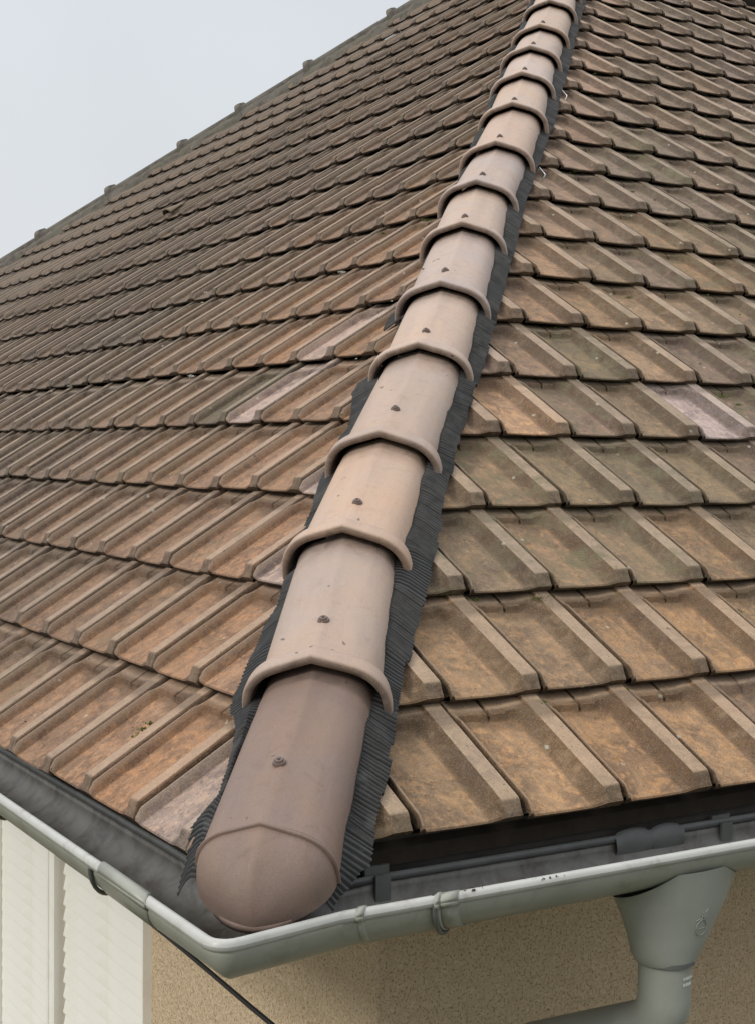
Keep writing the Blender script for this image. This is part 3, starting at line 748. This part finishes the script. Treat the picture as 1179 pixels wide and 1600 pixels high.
# clips on the back lip, right run
for X0 in (.315, .318+.88):
    mb = MB(); z0 = gz('R', X0+.1); mb.box((X0, .028, z0-.012), (.016, .003, .026)); mb.box((X0-.004, .044, z0+.016), (.026, .004, .012)); mb.build('clip', M_DARKPVC, gut)
for X0, w_ in ((.935, .05), (1.03, .045)):
    mb = MB(); z0 = gz('R', X0+.1); V = []; n = 10
    for i in range(n+1):
        t = i/n; hh = .016+.012*math.sin(t*math.pi)**.5
        for y_, zz in ((.034, -.020-.4*hh), (.026, -.010), (.030, hh-.004), (.040, hh)): V.append((X0-w_+2*w_*t, y_, z0+zz))
    mb.add(V, [(i*4+c, (i+1)*4+c, (i+1)*4+c+1, i*4+c+1) for i in range(n) for c in range(3)], True); mb.build('back_clip', M_DARKPVC, gut)
# gutter bottom dark fascia behind
fas = empty('fascia', (.1, .07, -.15), 'dark fascia board in the shadow gap between tiles and gutter', 'fascia board')
mb = MB()
Af = np.linalg.solve(np.array([NN[:2], [0, 1.]]), [.070, .062]); Ab = np.linalg.solve(np.array([NN[:2], [0, 1.]]), [.095, .087])
Bf = Af + np.array([12, 0]); Bb = Ab+np.array([12, 0]); Cf = Af+U[:2]*15; Cb = Ab+U[:2]*15
for F0_, F1_, B0_, B1_ in ((Af, Bf, Ab, Bb), (Cf, Af, Cb, Ab)):
    mb.add([(*F0_, -.14), (*F1_, -.14), (*F1_, -.005), (*F0_, -.005), (*B0_, -.14), (*B1_, -.14), (*B1_, -.005), (*B0_, -.005)], [(0, 1, 2, 3), (5, 4, 7, 6), (3, 2, 6, 7), (0, 4, 5, 1)])
mb.build('board', M_FASCIA, fas)

# ------------------------------------------------------------------ downpipe
dp = empty('downpipe', (.955, .05, -.5), 'grey downpipe with a wide funnel outlet and elbow under the right gutter', 'downpipe')
zg = gz('R', 1.0); fx, fy_ = .955, -.041
mb = MB(); V = []; F = []; n = 32; levels = [(-.03, .162, .0845), (-.05, .155, .081), (-.10, .138, .076), (-.135, .118, .070), (-.17, .098, .065), (-.205, .080, .061), (-.222, .0655, .058), (-.226, .061, .0575), (-.228, .0575, .0565)]
for dz, rx, ry in levels:
    for k in range(n):
        a = 2*math.pi*k/n; yv = ry*math.sin(a); zv = dz
        if abs(yv) < .0825: zv = min(zv, -.0055 - .86*math.sqrt(.0825**2-yv*yv))
        V.append((fx+rx*math.cos(a)+ (.02 if dz > -.12 else .02*(dz+.228)/.108), fy_+yv, zg+zv))
for i in range(len(levels)-1):
    for k in range(n): F.append((i*n+k, (i+1)*n+k, (i+1)*n+(k+1) % n, i*n+(k+1) % n))
mb.add(V, F, True); mb.build('outlet_funnel', M_PIPE, dp)
def arc(p0, d0, d1, r, n=9):
    """smooth bend from direction d0 to d1"""
    d0 = Vector(d0).normalized(); d1 = Vector(d1).normalized(); ang = d0.angle(d1); ax_ = d0.cross(d1).normalized(); c = Vector(p0) + ax_.cross(d0)*r
    out = []
    for i in range(n+1): out.append(c + Matrix.Rotation(ang*i/n, 3, ax_) @ (Vector(p0)-c))
    return out
top = Vector((fx, fy_, zg-.222)); pts = [top, top+Vector((0, 0, -.075))]
bend = arc(pts[-1], (0, 0, -1), (-.05, .90, -.40), .085); pts += bend[1:]
pts.append(pts[-1] + Vector((-.05, .90, -.40)).normalized()*.36)
mb = MB(); mb.tube(pts, .0535, 28, False); mb.build('pipe', M_PIPE, dp)
b2_ = arc(pts[-1], (-.05, .90, -.40), (0, 0, -1), .085); mb = MB(); mb.tube(b2_+[b2_[-1]+Vector((0, 0, -1.7))], .0525, 24, False); mb.build('pipe', M_PIPE, dp)
mb = MB(); mb.tube([top+Vector((0, 0, -.004)), top+Vector((0, 0, .004))], .0605, 28); mb.build('collar_ring', M_DARKPVC, dp)
# moulded mark on the funnel and print on the pipe
def mark(pts2, name, par, cx, cz, rr, mat, r=.0011):
    for P in pts2:
        mb.tube([(cx+x, fy_ - math.sqrt(max(rr*rr-(cx+x-fx)**2, 1e-6)) - .0005, cz+z) for x, z in P], r, 5)
mb = MB(); yy0 = lambda x, z: -.118 + 0*x
def onf(x, z):
    t = (z-(zg-.205))/((zg-.10)-(zg-.205)); rx = .080+t*(.138-.080); ry = .061+t*(.076-.061); xx = (x-fx-.012)/rx
    return (x, fy_-ry*math.sqrt(max(0, 1-xx*xx))-.0008, z)
C_ = (.985, zg-.135)
ring = [onf(C_[0]+.016*math.cos(a), C_[1]-.012+.016*math.sin(a)) for a in np.linspace(0, 2*math.pi, 18)]
mb.tube(ring, .0009, 5, False)
for P in ([(-.018, .004), (.016, .010)], [(-.002, .002), (.0, .022)], [(.0, .010), (.014, .024)], [(.0, .010), (.012, .0)], [(-.010, -.014), (.010, -.014)]):
    mb.tube([onf(C_[0]+x, C_[1]+z) for x, z in P], .0009, 5)
mb.build('moulded_mark', M_PIPE, dp)
mb = MB()
for r_, z0_ in enumerate((-.250, -.262)):
    for k in range(5 - r_):
        x = .955+k*.0065; y = fy_-math.sqrt(.0538**2-(x-fx)**2)-.0006; mb.box((x, y, zg+z0_), (.0022, .0004, .0028))
mb.build('printed_code', simple('pale print', (.46, .48, .46), .5, .4), dp)

# ------------------------------------------------------------------ shutters on the left wall
def wl(Y, z, out=0.): p = NN*(OV-out)+U*Y; return (p[0], p[1], z)
lax = (Vector(U.tolist()), Vector((0, 0, 1)), Vector((-NN).tolist()))
def shutter(Y0, Y1, label, frame_right, frame_left, zt=-.30, zb=-2.2):
    r = empty('shutter', wl((Y0+Y1)/2, zb), label, 'shutter'); z_ = zt; pitch = .0525
    ya, yb = Y0 + (.075 if frame_right else .004), Y1 - (.075 if frame_left else 0)
    mb = MB(); mb.box(wl((Y0+Y1)/2, (zt+zb)/2, .006), ((Y1-Y0)/2-.002, (zt-zb)/2, .0055), lax); mb.build('back_panel', M_GAP, r)
    V0 = [wl(Y, 0, o) for Y in (ya, yb) for o in (.013,)]
    me = None; k = 0
    dep = .0035; tooth = .0 if frame_left else .016
    while z_ > zb:
        if me is None:
            V = [];
            for Y in (ya, yb):
                for o, dz in ((.014, 0), (.014+dep, -pitch+.006), (.014+dep, -pitch), (.014+dep-.006, -pitch), (.013, -.006)):
                    p = wl(Y - (tooth if (Y == yb and dz > -.02) else 0), dz, o); q = wl((Y0+Y1)/2, 0, 0); V.append((p[0]-q[0], p[1]-q[1], p[2]))
            me = mesh('slat', V, [(0, 5, 6, 1), (1, 6, 7, 2), (2, 7, 8, 3), (3, 8, 9, 4), (4, 9, 5, 0), (0, 1, 2, 3, 4), (9, 8, 7, 6, 5)], False); me.materials.append(M_SHUT)
        o = bpy.data.objects.new('slat', me); COL.objects.link(o); o.parent = r
        q = wl((Y0+Y1)/2, z_, 0); o.location = Vector(q)-r.location; z_ -= pitch
    for on, a, b in ((frame_right, Y0, Y0+.072), (frame_left, Y1-.072, Y1)):
        if on:
            mb = MB(); mb.box(wl((a+b)/2, (zt+zb)/2, .021), ((b-a)/2, (zt-zb)/2+.02, .021), lax)
            mb.build('stile', M_SHUT, r)
            mb = MB(); mb.box(wl(b-.012 if on and a == Y0 else a+.012, (zt+zb)/2, .044), (.010, (zt-zb)/2+.02, .003), lax); mb.build('moulding', M_SHUT, r)
    for on, a, b in ((frame_left, ya, yb),):
        if on:
            mb = MB(); mb.box(wl((a+b)/2, zb-.03, .021), ((b-a)/2, .05, .020), lax); mb.build('rail', M_SHUT, r)
    return r
shutter(1.93, 2.675, 'cream slatted panel with a saw-toothed edge beside the beige wall', False, False)
shutter(2.70, 3.48, 'cream louvred shutter framed by a flat stile at the far left', True, True)
mb = MB(); mb.box(wl(1.918, -1.25, .014), (.006, .95, .014), lax); tag(mb.build('edge_trim', M_SHUT), 'thin cream edge trim between slatted panel and beige wall', 'trim')

# ------------------------------------------------------------------ cable
P0 = NN*.25+U*3.2; P1 = NN*.25+U*1.40; P2 = NN*.25 + U*.36
cz = lambda Y: -.394 - .0318*(1.41-Y) if Y < 1.41 else -.394
pts = [(NN*.25+U*Y)+np.array([0, 0, cz(Y)-.004*math.sin(Y*5)]) for Y in np.linspace(3.2, -3.5, 60)]
mb = MB(); mb.tube([tuple(p) for p in pts], .0052, 8); tag(mb.build('cable', M_CABLE), 'thin black cable running under the left gutter and down across the beige wall', 'cable')

# ------------------------------------------------------------------ dark window flashing at the top right
sX, sy = ray_R(1100, -2); eX, ey = ray_R(1179, 13)
rw = empty('roof_window', tuple(PR(sX, sy)), 'dark edge of a roof window frame at the top right corner', 'roof window')
mb = MB(); y0_ = (sy+ey)/2
def rbox(X0, X1, ya, yb, h0, h1, name, mat):
    mb = MB(); V = [PR(X, y, h) for h in (h0, h1) for X, y in ((X0, ya), (X1, ya), (X1, yb), (X0, yb))]
    mb.add(V, [(0, 3, 2, 1), (4, 5, 6, 7), (0, 1, 5, 4), (1, 2, 6, 5), (2, 3, 7, 6), (3, 0, 4, 7)]); mb.build(name, mat, rw)
rbox(sX, sX+1.2, y0_, y0_+.09, .01, .09, 'frame', M_FASCIA); rbox(sX, sX+.09, y0_+.092, y0_+1.0, .01, .09, 'frame', M_FASCIA); rbox(sX+1.11, sX+1.2, y0_+.092, y0_+1.0, .01, .09, 'frame', M_FASCIA)
rbox(sX, sX+1.2, y0_+1.002, y0_+1.09, .01, .09, 'frame', M_FASCIA); rbox(sX+.091, sX+1.109, y0_+.093, y0_+1.001, .04, .06, 'pane', M_GLASS)

# ------------------------------------------------------------------ small things: hooks, moss, litter
def hook(px, py):
    X, y = ray_R(px, py, .03); mb = MB(); p = PR(X, y, .045)
    mb.tube([PR(X-.004, y-.03, .02), PR(X, y-.028, .05), PR(X+.002, y+.012, .054), PR(X+.002, y+.014, .045)], .0022, 8)
    return mb.build('tile_hook', M_STEEL)
tag(hook(836, 272), 'bright metal tile hook beside the flashing, nearer of the two', 'hook', 'metal tile hooks by the hip flashing')
tag(hook(872, 150), 'bright metal tile hook beside the flashing, higher of the two', 'hook', 'metal tile hooks by the hip flashing')
def tufts(name, pts, mat, size, label, cat, n=110):
    V = []; F = []
    for c, nrm, s in pts:
        for _ in range(int(n*s)):
            q = np.array(c) + np.array([rg.gauss(0, size*s*.75), rg.gauss(0, size*s*.75), rg.gauss(0, size*.22)*s])
            a = np.array([rg.gauss(0, 1) for _ in range(3)]); a /= np.linalg.norm(a); b = np.cross(a, [rg.gauss(0, 1) for _ in range(3)]); b /= np.linalg.norm(b)+1e-9
            l = size*rg.uniform(.08, .22); k = len(V); V += [q-a*l-b*l*.5, q+a*l-b*l*.5, q+a*l*.6+b*l*.6, q-a*l*.6+b*l*.6]; F.append((k, k+1, k+2, k+3))
    o = link(name, mesh(name, V, F, False), mat); return tag(o, label, cat, kind='stuff')
mp = []
for px, py, s in ((836, 934, 1.1), (843, 1096, .8), (1145, 955, 1.2), (890, 503, 1.3), (900, 505, 1.), (1020, 470, 1.), (1125, 620, 1.2), (1150, 632, .8), (820, 430, .9), (1010, 470, .8), (895, 268, 1.), (905, 240, .8), (985, 300, .6), (1040, 330, .6), (980, 465, .9), (1080, 770, .5), (700, 705, .4), (975, 1076, .5), (855, 930, .5), (1000, 77, 1.2)):
    X, y = ray_R(px, py, .01); mp.append((PR(X, y, .012), None, s))
for px, py, s in ((230, 1140, 1.2), (222, 1150, .9), (200, 1172, .7), (185, 1190, .7), (166, 1215, .6), (600, 365, 1.1), (670, 345, 1.2), (240, 1130, .6)):
    Y, x = ray_L(px, py, .01); mp.append((PL(Y, x, .014), None, s))
for _ in range(260):
    t_ = rg.choice([t for t in tiles if t['side'] == 'R' and t['inview'] and t['k'] > 2]); c = t_['M'] @ Vector((.249 if rg.random() < .6 else rg.uniform(0, .25), rg.uniform(.0, .2) if rg.random() < .5 else -.004, .006)); mp.append((tuple(c), None, rg.uniform(.15, .5)))
tufts('moss', mp, M_MOSS, .011, 'green and yellow moss tufts in the tile joints', 'moss')
lp = []
for _ in range(34):
    t_ = rg.choice([t for t in tiles if t['side'] == 'L' and t['inview'] and t['k'] > 3]); c = t_['M'] @ Vector((rg.uniform(.18, .25), rg.uniform(0, .3), .03)); lp.append((tuple(c), None, rg.uniform(.15, .4)))
for px, py, s in ((542, 423, 1.1), (307, 585, 1.), (115, 601, .6), (28, 524, 1.1), (32, 487, 1.0), (112, 555, .7), (340, 588, .5), (236, 322, .9), (185, 402, .6)):
    Y, x = ray_L(px, py, .03); lp.append((PL(Y, x, .03), None, s))
tufts('lichen', lp, M_LICH, .010, 'pale lichen specks scattered over the left slope', 'lichen', 120)
gp = []
for _ in range(70):
    Y = rg.uniform(.55, 1.7); o = rg.gauss(.050, .006); p = U*Y - NN*o; gp.append(((p[0], p[1], gz('L', Y)-.064), None, rg.uniform(.3, .8)))
for _ in range(45):
    X = rg.choice([rg.gauss(.40, .05), rg.gauss(.58, .03), rg.uniform(.3, 1.3)]); gp.append(((X, -.122+rg.gauss(0, .003), gz('R', X+.1)+.0105), None, rg.uniform(.05, .22)))
for _ in range(12):
    t_ = rg.choice([t for t in tiles if t['inview']]); c = t_['M'] @ Vector((rg.uniform(.05, .15), rg.uniform(.02, .25), .012)); gp.append((tuple(c), None, .12))
tufts('leaf_litter', gp, M_DEBRIS, .013, 'dark leaf litter and grit lying in the left gutter', 'debris')
